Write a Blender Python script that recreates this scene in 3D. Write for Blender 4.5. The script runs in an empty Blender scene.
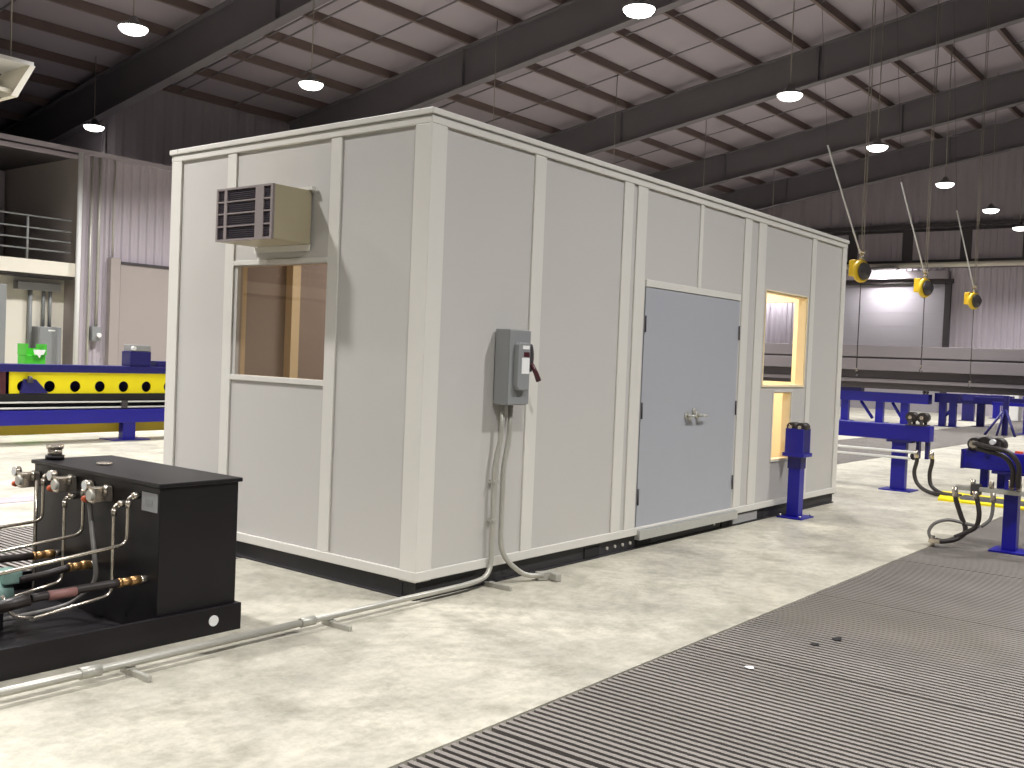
import bpy, bmesh, math, random
from mathutils import Vector, Matrix
random.seed(7)
PI = math.pi
S = bpy.context.scene
COL = S.collection

# ---------------------------------------------------------------- camera
cam_d = bpy.data.cameras.new('camera'); cam = bpy.data.objects.new('camera', cam_d); COL.objects.link(cam)
cam_d.sensor_width = 36; cam_d.lens = 1006.0 / 1024 * 36; cam_d.clip_end = 200; cam_d.clip_start = .05
def aim(yaw, pitch, roll):
    f = Vector((math.cos(yaw)*math.cos(pitch), math.sin(yaw)*math.cos(pitch), math.sin(pitch)))
    r = Vector((math.sin(yaw), -math.cos(yaw), 0)); u = r.cross(f)
    c, s = math.cos(roll), math.sin(roll)
    r2, u2 = c*r + s*u, -s*r + c*u
    return Matrix(((r2.x, u2.x, -f.x), (r2.y, u2.y, -f.y), (r2.z, u2.z, -f.z)))
cam.matrix_world = Matrix.Translation((-4.7067, -4.4684, 1.5983)) @ aim(.6708, -.0262, .0403).to_4x4()
S.camera = cam
# ---------------------------------------------------------------- world, exposure, hall lamps
W = bpy.data.worlds.new('hall_ambient'); S.world = W; W.use_nodes = True
W.node_tree.nodes['Background'].inputs[0].default_value = (.95, .97, 1, 1)
W.node_tree.nodes['Background'].inputs[1].default_value = .18
S.view_settings.view_transform = 'Standard'; S.view_settings.look = 'None'
S.view_settings.gamma = 1; S.view_settings.use_curve_mapping = False
S.view_settings.exposure = -2.0
LAMP_W = 600
def area_light(name, loc, size, watts, color, rot=(0, 0, 0), shape='DISK', parent=None, spread=PI):
    l = bpy.data.lights.new(name, 'AREA'); l.shape = shape; l.size = size; l.energy = watts; l.color = color; l.spread = spread
    o = bpy.data.objects.new(name, l); o.location = loc; o.rotation_euler = rot; COL.objects.link(o)
    if parent: o.parent = parent
    return o

# ---------------------------------------------------------------- materials
def mat(name, col, rough=.5, metal=0, noise=0, scale=5, spec=.5, emit=None, bump=0, stretch=None):
    m = bpy.data.materials.new(name); m.use_nodes = True; nt = m.node_tree
    b = nt.nodes['Principled BSDF']
    b.inputs['Base Color'].default_value = (*col, 1); b.inputs['Roughness'].default_value = rough
    b.inputs['Metallic'].default_value = metal; b.inputs['Specular IOR Level'].default_value = spec
    if emit:
        b.inputs['Emission Color'].default_value = (*emit[0], 1); b.inputs['Emission Strength'].default_value = emit[1]
    tc = nt.nodes.new('ShaderNodeTexCoord'); n = nt.nodes.new('ShaderNodeTexNoise')
    n.inputs['Scale'].default_value = scale; n.inputs['Detail'].default_value = 5
    src = tc.outputs['Object']
    if stretch:
        mp = nt.nodes.new('ShaderNodeMapping'); mp.inputs['Scale'].default_value = stretch
        nt.links.new(src, mp.inputs['Vector']); src = mp.outputs['Vector']
    nt.links.new(src, n.inputs['Vector'])
    if noise:
        mx = nt.nodes.new('ShaderNodeMix'); mx.data_type = 'RGBA'
        mx.inputs[6].default_value = (*[c*(1-noise) for c in col], 1)
        mx.inputs[7].default_value = (*[min(1, c*(1+noise)) for c in col], 1)
        nt.links.new(n.outputs['Fac'], mx.inputs[0]); nt.links.new(mx.outputs[2], b.inputs['Base Color'])
    if bump:
        bp = nt.nodes.new('ShaderNodeBump'); bp.inputs['Strength'].default_value = bump; bp.inputs['Distance'].default_value = .01
        nt.links.new(n.outputs['Fac'], bp.inputs['Height']); nt.links.new(bp.outputs['Normal'], b.inputs['Normal'])
    return m
def rgb(r, g, b):
    f = lambda c: ((c/255+.055)/1.055)**2.4 if c > 10 else c/255/12.92
    return (f(r), f(g), f(b))
M = {}
M['panel'] = mat('booth_panel_grey', rgb(192, 189, 184), .45, 0, .02, 1.5)
M['batten'] = mat('booth_batten_white', rgb(214, 211, 203), .4, 0, .02, 3)
M['door'] = mat('booth_door_bluegrey', rgb(166, 168, 174), .4, 0, .02, 1)
M['alu'] = mat('brushed_sill_metal', rgb(198, 198, 194), .35, .6, .08, 20)
M['black'] = mat('black_paint', rgb(22, 19, 22), .4, 0, .2, 9, spec=.35)
M['skid'] = mat('skid_black_paint', rgb(42, 40, 42), .6, 0, .3, 4)
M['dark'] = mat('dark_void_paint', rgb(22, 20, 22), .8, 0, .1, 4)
M['ply'] = mat('light_plywood', rgb(236, 220, 184), .6, 0, .08, 3, stretch=(1, 1, .15))
M['brown'] = mat('brown_backing_board', rgb(152, 140, 134), .7, 0, .1, 2)
M['steel'] = mat('galvanised_conduit', rgb(186, 184, 174), .42, .4, .06, 14)
M['tube'] = mat('stainless_tube', rgb(205, 195, 180), .25, .85, .05, 14)
M['brass'] = mat('brass_fitting', rgb(190, 150, 100), .35, .8, .12, 30)
M['copper'] = mat('copper_orange_knob', rgb(205, 95, 55), .45, 0, .1, 30)
M['rubber'] = mat('black_rubber_hose', rgb(46, 40, 38), .45, 0, .15, 20)
M['greyhose'] = mat('grey_hose', rgb(115, 112, 108), .45, 0, .1, 20)
M['boxgrey'] = mat('grey_enclosure_enamel', rgb(138, 140, 140), .4, 0, .03, 8)
M['boxgrey2'] = mat('light_grey_enamel', rgb(150, 150, 150), .4, 0, .03, 8)
M['white'] = mat('white_label', rgb(235, 235, 232), .5, 0, .02, 20)
M['red'] = mat('red_handle_paint', rgb(74, 28, 36), .4, 0, .1, 20)
M['beige'] = mat('beige_unit_enamel', rgb(176, 166, 138), .45, 0, .03, 8)
M['grille'] = mat('grille_dark_fins', rgb(50, 42, 52), .6, 0, .2, 40)
M['grilleframe'] = mat('grille_frame_grey', rgb(140, 130, 128), .5, 0, .05, 10)
M['blue'] = mat('royal_blue_paint', rgb(24, 20, 142), .35, 0, .12, 6)
M['navy'] = mat('navy_blue_paint', rgb(26, 22, 100), .45, 0, .15, 6)
M['yellow'] = mat('bright_yellow_paint', rgb(250, 232, 10), .45, 0, .03, 4)
M['ochre'] = mat('dull_yellow_paint', rgb(196, 170, 30), .5, 0, .08, 4)
M['safety'] = mat('safety_yellow', rgb(232, 195, 40), .45, 0, .08, 20)
M['green'] = mat('bright_green_paint', rgb(70, 185, 50), .45, 0, .05, 9)
M['teal'] = mat('teal_motor_paint', rgb(125, 155, 145), .45, 0, .12, 18)
M['hallwhite'] = mat('white_wall_sheet', rgb(200, 192, 202), .5, 0, .03, 1)
M['sheet'] = mat('dimmed_white_wall_sheet', rgb(178, 169, 176), .5, 0, .03, 1)  # same sheet as hallwhite, darkened so the left wall's dimmer light is in its colour
M['hallgrey'] = mat('grey_wall_sheet', rgb(160, 152, 158), .6, 0, .04, 1)
M['cream'] = mat('cream_wall_paint', rgb(236, 230, 214), .6, 0, .04, 2)
M['taupe'] = mat('taupe_door_sheet', rgb(158, 149, 144), .5, 0, .03, 2)
M['ceil'] = mat('roof_insulation_sheet', rgb(158, 150, 157), .7, 0, .07, .8)
M['rafter'] = mat('grey_brown_primer_steel', rgb(104, 100, 104), .6, 0, .08, 2)
M['purlin'] = mat('red_brown_primer_purlin', rgb(104, 88, 84), .6, 0, .1, 3)
M['darksteel'] = mat('dark_grey_steel', rgb(72, 68, 70), .5, .2, .1, 3)
M['girder'] = mat('grey_machine_paint', rgb(122, 116, 118), .5, 0, .05, 2)
M['girder2'] = mat('dark_grey_machine_paint', rgb(76, 70, 73), .5, 0, .06, 2)
M['rolldoor'] = mat('roller_door_grey', rgb(168, 164, 172), .5, 0, .04, .8)
M['rod'] = mat('hanger_rod_zinc', rgb(140, 132, 122), .4, .4, .1, 20)
M['cable'] = mat('black_cable', rgb(70, 64, 66), .6, 0, .1, 20)
M['lens'] = mat('lamp_lens', (1, 1, 1), .4, emit=((1, .97, .92), 30))
M['lamp'] = mat('lamp_housing', rgb(120, 118, 118), .4, .4, .05, 20)
M['orange'] = mat('orange_plastic', rgb(225, 90, 50), .5, 0, .05, 20)
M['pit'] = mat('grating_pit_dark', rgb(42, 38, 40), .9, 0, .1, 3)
M['slat'] = mat('worn_grating_steel', rgb(136, 130, 124), .6, .1, .22, 2.2)
M['copperpipe'] = mat('pinkish_hose_sleeve', rgb(140, 100, 95), .5, 0, .1, 20)

def glass(name, tint, refl):
    m = bpy.data.materials.new(name); m.use_nodes = True; nt = m.node_tree; nt.nodes.clear()
    o = nt.nodes.new('ShaderNodeOutputMaterial'); mx = nt.nodes.new('ShaderNodeMixShader')
    t = nt.nodes.new('ShaderNodeBsdfTransparent'); g = nt.nodes.new('ShaderNodeBsdfGlossy')
    t.inputs[0].default_value = (*tint, 1); g.inputs[0].default_value = (1, .95, .92, 1); g.inputs['Roughness'].default_value = .02
    fr = nt.nodes.new('ShaderNodeFresnel'); fr.inputs[0].default_value = refl
    ge = nt.nodes.new('ShaderNodeNewGeometry'); iv = nt.nodes.new('ShaderNodeMath'); iv.operation = 'SUBTRACT'; iv.inputs[0].default_value = 1
    ml = nt.nodes.new('ShaderNodeMath'); ml.operation = 'MULTIPLY'
    nt.links.new(ge.outputs['Backfacing'], iv.inputs[1]); nt.links.new(iv.outputs[0], ml.inputs[0]); nt.links.new(fr.outputs[0], ml.inputs[1])
    nt.links.new(ml.outputs[0], mx.inputs[0]); nt.links.new(t.outputs[0], mx.inputs[1]); nt.links.new(g.outputs[0], mx.inputs[2])
    nt.links.new(mx.outputs[0], o.inputs[0]); return m
M['glass'] = glass('tinted_window_glass', (.84, .79, .75), 1.9)

def concrete():
    m = bpy.data.materials.new('stained_pale_concrete'); m.use_nodes = True; nt = m.node_tree; b = nt.nodes['Principled BSDF']
    N, L = nt.nodes.new, nt.links.new
    tc = N('ShaderNodeTexCoord')
    def noise(sc, det, rough=.55, stretch=(1, 1, 1)):
        mp = N('ShaderNodeMapping'); mp.inputs['Scale'].default_value = stretch; L(tc.outputs['Object'], mp.inputs[0])
        n = N('ShaderNodeTexNoise'); n.inputs['Scale'].default_value = sc; n.inputs['Detail'].default_value = det
        n.inputs['Roughness'].default_value = rough; L(mp.outputs[0], n.inputs['Vector']); return n.outputs['Fac']
    def ramp(src, a, ca, c, cc):
        r = N('ShaderNodeValToRGB'); r.color_ramp.elements[0].position = a; r.color_ramp.elements[0].color = (*ca, 1)
        r.color_ramp.elements[1].position = c; r.color_ramp.elements[1].color = (*cc, 1); L(src, r.inputs[0]); return r.outputs[0]
    def mul(a, c):
        x = N('ShaderNodeMix'); x.data_type = 'RGBA'; x.blend_type = 'MULTIPLY'; x.inputs[0].default_value = 1
        L(a, x.inputs[6]); L(c, x.inputs[7]); return x.outputs[2]
    big = ramp(noise(.8, 8, .68, (1, 1.1, 1)), .36, rgb(172, 168, 155), .6, rgb(210, 205, 188))
    med = ramp(noise(2.6, 10, .72, (1, 1.1, 1)), .34, (.68, .68, .66), .52, (1, 1, 1))
    fine = ramp(noise(11, 8, .75), .38, (.80, .80, .78), .56, (1.0, 1.0, 1.0))
    c = mul(mul(big, med), fine); L(c, b.inputs['Base Color'])
    r = N('ShaderNodeMapRange'); L(noise(2, 5), r.inputs[0]); r.inputs[3].default_value = .28; r.inputs[4].default_value = .5
    L(r.outputs[0], b.inputs['Roughness'])
    return m
M['concrete'] = concrete()

# ---------------------------------------------------------------- mesh helpers
class MB:
    def __init__(s): s.b = bmesh.new(); s.mats = []
    def _mi(s, m):
        if m is None: return 0
        if m not in s.mats: s.mats.append(m)
        return s.mats.index(m)
    def box(s, a, c, m=None, rot=None, piv=None):
        mi = s._mi(m); x0, y0, z0 = a; x1, y1, z1 = c
        P = [Vector(p) for p in ((x0, y0, z0), (x1, y0, z0), (x1, y1, z0), (x0, y1, z0), (x0, y0, z1), (x1, y0, z1), (x1, y1, z1), (x0, y1, z1))]
        if rot is not None:
            pv = Vector(piv) if piv else sum(P, Vector())/8
            P = [rot @ (p-pv) + pv for p in P]
        v = [s.b.verts.new(p) for p in P]
        for q in ((0, 3, 2, 1), (4, 5, 6, 7), (0, 1, 5, 4), (1, 2, 6, 5), (2, 3, 7, 6), (3, 0, 4, 7)):
            s.b.faces.new([v[i] for i in q]).material_index = mi
        return s
    def tube(s, pts, r, m=None, n=10, caps=True, smooth=True):
        mi = s._mi(m); pts = [Vector(p) for p in pts]
        rr = r if isinstance(r, (list, tuple)) else [r]*len(pts)
        rings = []; ref = None
        for i, p in enumerate(pts):
            if i == 0: t = pts[1]-p
            elif i == len(pts)-1: t = p-pts[i-1]
            else: t = (pts[i+1]-p).normalized() + (p-pts[i-1]).normalized()
            t.normalize()
            if ref is None: ref = t.orthogonal().normalized()
            ref = (ref - t*ref.dot(t))
            if ref.length < 1e-5: ref = t.orthogonal()
            ref.normalize(); bi = t.cross(ref)
            rings.append([s.b.verts.new(p + rr[i]*(math.cos(2*PI*k/n)*ref + math.sin(2*PI*k/n)*bi)) for k in range(n)])
        for a, c in zip(rings, rings[1:]):
            for k in range(n):
                f = s.b.faces.new((a[k], a[(k+1) % n], c[(k+1) % n], c[k])); f.material_index = mi; f.smooth = smooth
        if caps:
            s.b.faces.new(rings[0][::-1]).material_index = mi; s.b.faces.new(rings[-1]).material_index = mi
        return s
    def cyl(s, a, c, r, m=None, n=20, r2=None): return s.tube([a, c], [r, r if r2 is None else r2], m, n)
    def prism(s, poly, axis, lo, hi, m=None):
        """poly of 2-D points in the two other axes, extruded along axis"""
        mi = s._mi(m)
        def P(u, v, w):
            return {'x': (w, u, v), 'y': (u, w, v), 'z': (u, v, w)}[axis]
        A = [s.b.verts.new(P(u, v, lo)) for u, v in poly]; B = [s.b.verts.new(P(u, v, hi)) for u, v in poly]
        n = len(poly)
        s.b.faces.new(A).material_index = mi; s.b.faces.new(B[::-1]).material_index = mi
        for i in range(n):
            s.b.faces.new((A[i], B[i], B[(i+1) % n], A[(i+1) % n])).material_index = mi
        return s
    def build(s, name, m, parent=None, bevel=0, loc=None):
        bmesh.ops.recalc_face_normals(s.b, faces=s.b.faces)
        me = bpy.data.meshes.new(name); 
        if loc is not None: bmesh.ops.translate(s.b, vec=-Vector(loc), verts=s.b.verts)
        s.b.to_mesh(me); s.b.free()
        if s.mats:
            for k in s.mats: me.materials.append(M[k])
        else: me.materials.append(M[m])
        o = bpy.data.objects.new(name, me); COL.objects.link(o)
        if parent:
            o.parent = parent; pl = world_loc(parent)
            o.location = -pl if loc is None else Vector(loc)-pl
        elif loc is not None: o.location = loc
        if bevel:
            bv = o.modifiers.new('soft_edges', 'BEVEL'); bv.width = bevel; bv.segments = 2; bv.limit_method = 'ANGLE'
        return o
def world_loc(o):
    v = Vector(o.location)
    while o.parent: o = o.parent; v += Vector(o.location)
    return v
def box(name, a, c, m, parent=None, bevel=0): return MB().box(a, c).build(name, m, parent, bevel)
def tag(o, label, cat, group=None, kind=None):
    o['label'] = label; o['category'] = cat
    if group: o['group'] = group
    if kind: o['kind'] = kind
    return o
def thing(name, label, cat, loc, group=None):
    o = bpy.data.objects.new(name, None); COL.objects.link(o); o.location = loc; o.empty_display_size = .1
    return tag(o, label, cat, group)
def struct(o): o['kind'] = 'structure'; return o
def copy_tree(o, parent=None):
    c = o.copy(); COL.objects.link(c); c.parent = parent
    for ch in o.children: copy_tree(ch, c)
    return c
def arc(c, r, a0, a1, u, v, n=7):
    c, u, v = Vector(c), Vector(u), Vector(v)
    return [tuple(c + r*(math.cos(a0+(a1-a0)*i/n)*u + math.sin(a0+(a1-a0)*i/n)*v)) for i in range(n+1)]
def bend(pts, r, n=6):
    """polyline with rounded corners"""
    pts = [Vector(p) for p in pts]; out = [pts[0]]
    for i in range(1, len(pts)-1):
        a, p, c = pts[i-1], pts[i], pts[i+1]; u = (a-p); w = (c-p)
        q = min(r, u.length*.49, w.length*.49); A = p+u.normalized()*q; B = p+w.normalized()*q
        for k in range(n+1):
            t = k/n; out.append((1-t)**2*A + 2*t*(1-t)*p + t*t*B)
    out.append(pts[-1]); return out
def spline(pts, n=6):
    P = [Vector(p) for p in pts]; P = [2*P[0]-P[1]] + P + [2*P[-1]-P[-2]]; out = []
    for i in range(1, len(P)-2):
        for k in range(n):
            t = k/n
            out.append(.5*((2*P[i]) + (P[i+1]-P[i-1])*t + (2*P[i-1]-5*P[i]+4*P[i+1]-P[i+2])*t*t + (3*P[i]-P[i-1]-3*P[i+1]+P[i+2])*t**3))
    out.append(P[-2]); return out

# ---------------------------------------------------------------- setting: floor, walls, roof
XF = 39.5                                     # far end wall
A0, A1 = -1.755, -9.0                         # near grating strip in y
B0, B1 = 1.80, 4.02                           # middle grating strip
f = MB()
for y0, y1 in ((A0, B0), (B1, 20.5)): f.box((-14, y0, -.3), (XF, y1, 0))
f.box((-14, -16, -.3), (XF, A1, 0))
struct(f.build('floor', 'concrete'))
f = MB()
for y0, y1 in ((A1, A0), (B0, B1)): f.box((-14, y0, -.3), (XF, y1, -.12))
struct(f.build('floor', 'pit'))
# grating panels: 1.83 m long, bars run across the strip
def grating(x0, y0, y1, x1, label, group):
    g = MB(); n = 36; p = (x1-x0-.012)/n; x = x0+.016
    for i in range(n):
        g.prism([(x, -.002), (x+.026, -.002), (x+.021, -.035), (x+.005, -.035)], 'y', y0, y1); x += p
    k = y0+.35
    while k < y1:
        g.box((x0, k-.01, -.07), (x1-.008, k+.01, -.036)); k += .8
    return tag(g.build('floor_grating', 'slat', loc=(x0, y0, 0)), label, 'grating', group)
PW = 1.83
gA = grating(.465, A1+.01, A0-.012, .465+PW, 'grey ribbed steel grating panel in the wide walkway beside the pale floor', 'grating panels of the wide walkway')
gB = grating(.465, B0+.012, B1-.012, .465+PW, 'grey ribbed steel grating panel in the narrow strip running behind the booth', 'grating panels of the narrow strip')
for k in range(-3, 21):
    if k == 0: continue
    o = gA.copy(); COL.objects.link(o); o.location.x += k*PW
    o = gB.copy(); COL.objects.link(o); o.location.x += k*PW
# steel angle edging of the strips
def corrugated(name, m, axis, pos, lo, hi, z0, z1, pitch, depth, face, zs=None):
    """ribbed sheet; face = sign of the side the ribs stand out to; z1 may be a function"""
    g = MB(); pts = []; x = lo; q = pitch
    while x < hi:
        for dx, d in ((0, 0), (q*.36, 0), (q*.52, depth), (q*.84, depth)):
            if x+dx <= hi: pts.append((x+dx, d))
        x += q
    pts.append((hi, 0)); zt = z1 if callable(z1) else (lambda u: z1)
    mk = lambda u, d, z: (u, pos+face*d, z) if axis == 'x' else (pos+face*d, u, z)
    V = [(g.b.verts.new(mk(u, d, z0)), g.b.verts.new(mk(u, d, zt(u)))) for u, d in pts]
    for a, c in zip(V, V[1:]): g.b.faces.new((a[0], c[0], c[1], a[1]))
    back = [(g.b.verts.new(mk(u, -.08, z0)), g.b.verts.new(mk(u, -.08, zt(u)))) for u in (lo, hi)]
    g.b.faces.new((back[0][0], back[1][0], back[1][1], back[0][1]))
    return struct(g.build(name, m))
HR = lambda y: 10.8-.165*y                    # underside of rafters
corrugated('wall_left', 'sheet', 'x', 16.0, 6.28, XF, 0, 5.6, .2, .035, -1)
corrugated('wall_left_upper', 'hallgrey', 'x', 20.5, 9.2, XF, 0, HR(20.5)+1.3, .6, .03, -1)
corrugated('wall_back', 'hallwhite', 'y', XF, -16, 20.5, 0, 6.05, .24, .04, -1)
corrugated('wall_back_upper', 'hallgrey', 'y', XF+.05, -16, 20.5, 6.05, lambda y: HR(y)+1.3, .6, .03, -1)
# roof deck
y0, y1 = -16, 20.6; zt = lambda y: 12.07-.165*y
f = MB(); f.prism([(y0, zt(y0)), (y1, zt(y1)), (y1, zt(y1)+.1), (y0, zt(y0)+.1)], 'x', -14, XF+.1)
f.prism([(y1, zt(y1)), (28.2, zt(28.2)), (28.2, zt(28.2)+.1), (y1, zt(y1)+.1)], 'x', -14, 9.3)
struct(f.build('ceiling', 'ceil'))
struct(box('wall_left_lower_bay', (-14, 28, 5.5), (9.3, 28.1, zt(28)), 'hallgrey'))
struct(box('wall_left_return', (9.26, 20.5, 5.4), (9.3, 28.1, 8.6), 'hallgrey'))
struct(box('ceiling_annex', (-14, 20.5, 5.4), (9.26, 28.0, 5.5), 'darksteel'))
# tapered I-rafters
RX = [9.12, 15.17, 22.85, 30.2, 35.9, 1.3]
RL = ['dark steel roof rafter running down to the upper left corner between two lamps',
      'dark steel roof rafter whose low end sinks behind the booth front top corner',
      'dark steel roof rafter crossing the picture above the middle of the booth roof edge',
      'dark steel roof rafter fourth into the hall, above the right end of the booth',
      'dark steel roof rafter farthest into the hall, just before the end wall',
      'dark steel roof rafter over the front of the hall, nearer than the lamps']
def rafter(x, lab):
    t = thing('roof_rafter', lab, 'roof beam', (x, 16, 0), 'roof rafters')
    ya, yb = -15.9, (20.4 if x > 10 else 27.9)
    w = MB(); w.prism([(ya, HR(ya)+.04), (yb, HR(yb)+.04), (yb, HR(yb)+1.02), (ya, HR(ya)+1.02)], 'x', x-.012, x+.012); w.build('web', 'rafter', t)
    for nm, d in (('bottom_flange', 0), ('top_flange', 1.02)):
        w = MB(); w.prism([(ya, HR(ya)+d), (yb, HR(yb)+d), (yb, HR(yb)+d+.035), (ya, HR(ya)+d+.035)], 'x', x-.14, x+.14); w.build(nm, 'rafter', t)
    for y in (-6.2, .3, 6.8, 13.3):
        w = MB(); w.box((x-.13, y-.012, HR(y)+.035), (x+.13, y+.012, HR(y)+1.02)); w.build('stiffener', 'rafter', t)
    return t
for x, l in zip(RX, RL): rafter(x, l)
# purlins along x, straps under the deck
py = [-13.1+1.455*k for k in range(28)]
def purlin(y):
    z = HR(y)+1.055; s = MB()
    s.prism([(y-.04, z), (y+.055, z), (y+.055, z+.012), (y-.028, z+.012), (y-.028, z+.2), (y+.04, z+.2), (y+.04, z+.212), (y-.04, z+.212)], 'x', -13.9, XF if y < 20.4 else 9.2)
    return tag(s.build('roof_purlin', 'purlin'), 'thin brown roof purlin running lengthwise above the dark rafters', 'purlin', 'roof purlins')
for y in py: purlin(y)
k = 0
for xa, xb in ((-1, 9.1), (9.1, 15.1), (15.1, 22.8), (22.8, 30.2), (30.2, 35.9)):
    for fr in (.3, .37, .66):
        x = xa+(xb-xa)*fr; s = MB(); ya, yb = -15.9, 20.4
        s.prism([(ya, HR(ya)+1.09), (yb, HR(yb)+1.09), (yb, HR(yb)+1.12), (ya, HR(ya)+1.12)], 'x', x-.02, x+.02)
        tag(s.build('roof_strap', 'rafter'), 'thin dark roof bracing strap crossing the purlins between two rafters', 'strap', 'roof bracing straps')
# far wall trim: girt line, ledge, dark panel band with posts
struct(box('trim_1', (XF-.14, -15.9, 7.80), (XF-.04, 20.4, 7.95), 'darksteel'))
struct(MB().tube([(XF-.35, 0, 6.18), (XF-.35, 12.2, 6.18)], .11).build('trim_2', 'cream'))
struct(box('trim_3', (XF-.1, -15.9, 6.3), (XF-.03, 20.4, 7.72), 'darksteel'))
pn = MB(); y = -14
while y < 12.0:
    pn.box((XF-.16, y, 6.42), (XF-.11, y+1.9, 7.6)); 
    for q in range(7): pn.box((XF-.18, y+.2+q*.25, 6.42), (XF-.16, y+.28+q*.25, 7.6))
    y += 2.35
struct(pn.build('trim_4', 'hallgrey'))
# far roller door
d = bpy.data.objects.new('door_1', None); COL.objects.link(d); d['kind'] = 'structure'; d.location = (XF-.1, 10, 0)
s = MB(); z = 0
while z < 5.3: s.box((XF-.12, 7.65, z), (XF-.07, 13.3, z+.595)); z += .6
s.build('curtain', 'rolldoor', d)
s = MB(); s.box((XF-.22, 7.42, 0), (XF-.04, 7.65, 5.45)); s.box((XF-.22, 13.3, 0), (XF-.04, 13.5, 5.45)); s.box((XF-.3, 7.35, 5.42), (XF-.04, 13.5, 5.6)); s.build('frame', 'darksteel', d)
box('hood', (XF-.5, 7.5, 5.6), (XF-.04, 13.4, 5.95), 'hallgrey', d, .03)

# mezzanine / office block at left
struct(box('wall_annex', (-14, 20.45, 0), (9.2, 20.5, 5.4), 'hallgrey'))
struct(box('wall_office', (-13.9, 16.5, 0), (6.18, 16.62, 2.86), 'cream'))
struct(box('wall_office_side', (6.18, 16.0, 0), (6.28, 20.4, 5.5), 'taupe'))
struct(box('wall_office_back', (-13.9, 19.2, 3.2), (6.12, 19.3, 5.4), 'hallgrey'))
struct(box('ceiling_office', (-13.9, 16.0, 5.42), (6.12, 20.4, 5.5), 'darksteel'))
struct(box('trim_5', (-13.9, 15.92, 2.92), (6.12, 16.5, 3.2), 'cream'))
struct(box('trim_6', (-13.9, 16.0, 2.86), (6.12, 20.4, 2.92), 'darksteel'))
struct(MB().box((-13.9, 15.88, 5.50), (XF, 15.98, 5.60)).build('trim_7', 'hallgrey'))
struct(box('trim_8', (-13.9, 15.9, 5.38), (6.1, 16.0, 5.46), 'hallgrey'))
# guard rail on the mezzanine
gr = thing('guard_rail', 'thin grey steel guard rail along the edge of the upper floor', 'railing', (0, 16.05, 3.2))
for z in (3.42, 3.63, 3.85, 4.09): MB().tube([(-13, 16.05, z), (6.05, 16.05, z)], .018).build('rail', 'boxgrey', gr)
for k in range(9): MB().tube([(5.15-2.2*k, 16.05, 3.2), (5.15-2.2*k, 16.05, 4.09)], .025).build('post', 'boxgrey', gr)
tag(MB().tube([(6.1, 15.8, 0), (6.1, 15.8, 5.50)], .05).build('white_pipe', 'white'), 'white vertical pipe at the corner between upper floor and ribbed wall', 'pipe')
for x, r, l, m in ((6.42, .03, 'thin grey conduit on the ribbed wall, nearest the white pipe', 'steel'), (6.6, .035, 'grey conduit on the ribbed wall running down into the small switch box', 'steel'), (6.93, .02, 'thin grey conduit above the tall narrow post on the ribbed wall', 'steel')):
    zb = {6.42: 0, 6.6: 1.9, 6.93: 3.4}[x]
    tag(MB().tube([(x, 15.92, zb), (x, 15.92, 5.58)], r).build('wall_conduit', m), l, 'conduit')
sb = thing('switch_box', 'small grey switch box with white knob on the ribbed wall', 'switch box', (6.57, 15.9, 1.65))
box('box_body', (6.47, 15.82, 1.6), (6.67, 15.965, 1.9), 'boxgrey', sb, .01)
MB().cyl((6.6, 15.82, 1.72), (6.6, 15.76, 1.72), .05).build('knob', 'white', sb)
dr = bpy.data.objects.new('door_2', None); COL.objects.link(dr); dr['kind'] = 'structure'; dr.location = (8, 15.9, 0)
box('door_panel', (7.1, 15.86, 0), (11.3, 15.95, 3.28), 'taupe', dr)
box('door_post', (6.84, 15.8, 0), (7.06, 15.95, 3.4), 'taupe', dr)
box('door_head', (7.06, 15.84, 3.28), (11.4, 15.95, 3.34), 'darksteel', dr)
# services on the cream wall
wy = 16.5
tag(box('wireway', (5.1, wy-.2, 2.6), (6.0, wy, 2.76), 'boxgrey2', None, .01), 'grey horizontal wireway box high on the cream wall', 'wireway')
for x, l in ((5.42, 'grey conduit left of the pair rising to the wireway'), (5.7, 'grey conduit left one of the pair above the grey cabinet'), (5.84, 'grey conduit right one of the pair above the grey cabinet')):
    zb = 1.1 if x == 5.42 else 1.85
    tag(MB().tube([(x, wy-.08, zb), (x, wy-.08, 2.6)], .035 if x > 5.5 else .045).build('wall_conduit', 'boxgrey'), l, 'conduit')
cb = thing('electrical_cabinet', 'grey upright electrical cabinet on the cream wall beside the green machine', 'cabinet', (5.7, wy-.2, 0))
box('body', (5.5, wy-.3, .9), (6.0, wy, 1.85), 'boxgrey', cb, .015); box('door', (5.52, wy-.315, .93), (5.98, wy-.3, 1.82), 'boxgrey', cb)
box('nameplate', (5.7, wy-.32, 1.76), (5.85, wy-.314, 1.79), 'white', cb)
tag(box('tall_cabinet', (4.2, wy-.52, 0), (4.74, wy-.005, 2.66), 'boxgrey', None, .02), 'tall grey cabinet at the left picture edge on the cream wall', 'cabinet')
g = thing('green_machine', 'bright green welding machine with white label standing behind the blue conveyor', 'machine', (4.0, 13.5, 0))
box('body', (3.85, 13.3, .35), (4.22, 13.6, 1.3), 'green', g, .02)
for x in (3.85, 4.18): box('side_plate', (x, 13.28, 1.3), (x+.04, 13.6, 1.5), 'green', g)
box('top_panel', (3.89, 13.45, 1.3), (4.18, 13.6, 1.42), 'green', g)
MB().prism([(3.98, 1.4), (4.2, 1.4), (4.16, 1.31), (4.12, 1.31), (4.09, 1.25), (4.05, 1.31), (4.0, 1.31)], 'y', 13.27, 13.285).build('label_plate', 'white', g)
for x in (3.9, 4.17):
    for y in (13.38, 13.55): MB().cyl((x-.03, y, .1), (x+.03, y, .1), .1, n=16).build('wheel', 'rubber', g)
    box('leg', (x-.03, 13.4, .1), (x+.03, 13.58, .36), 'dark', g)

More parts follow.
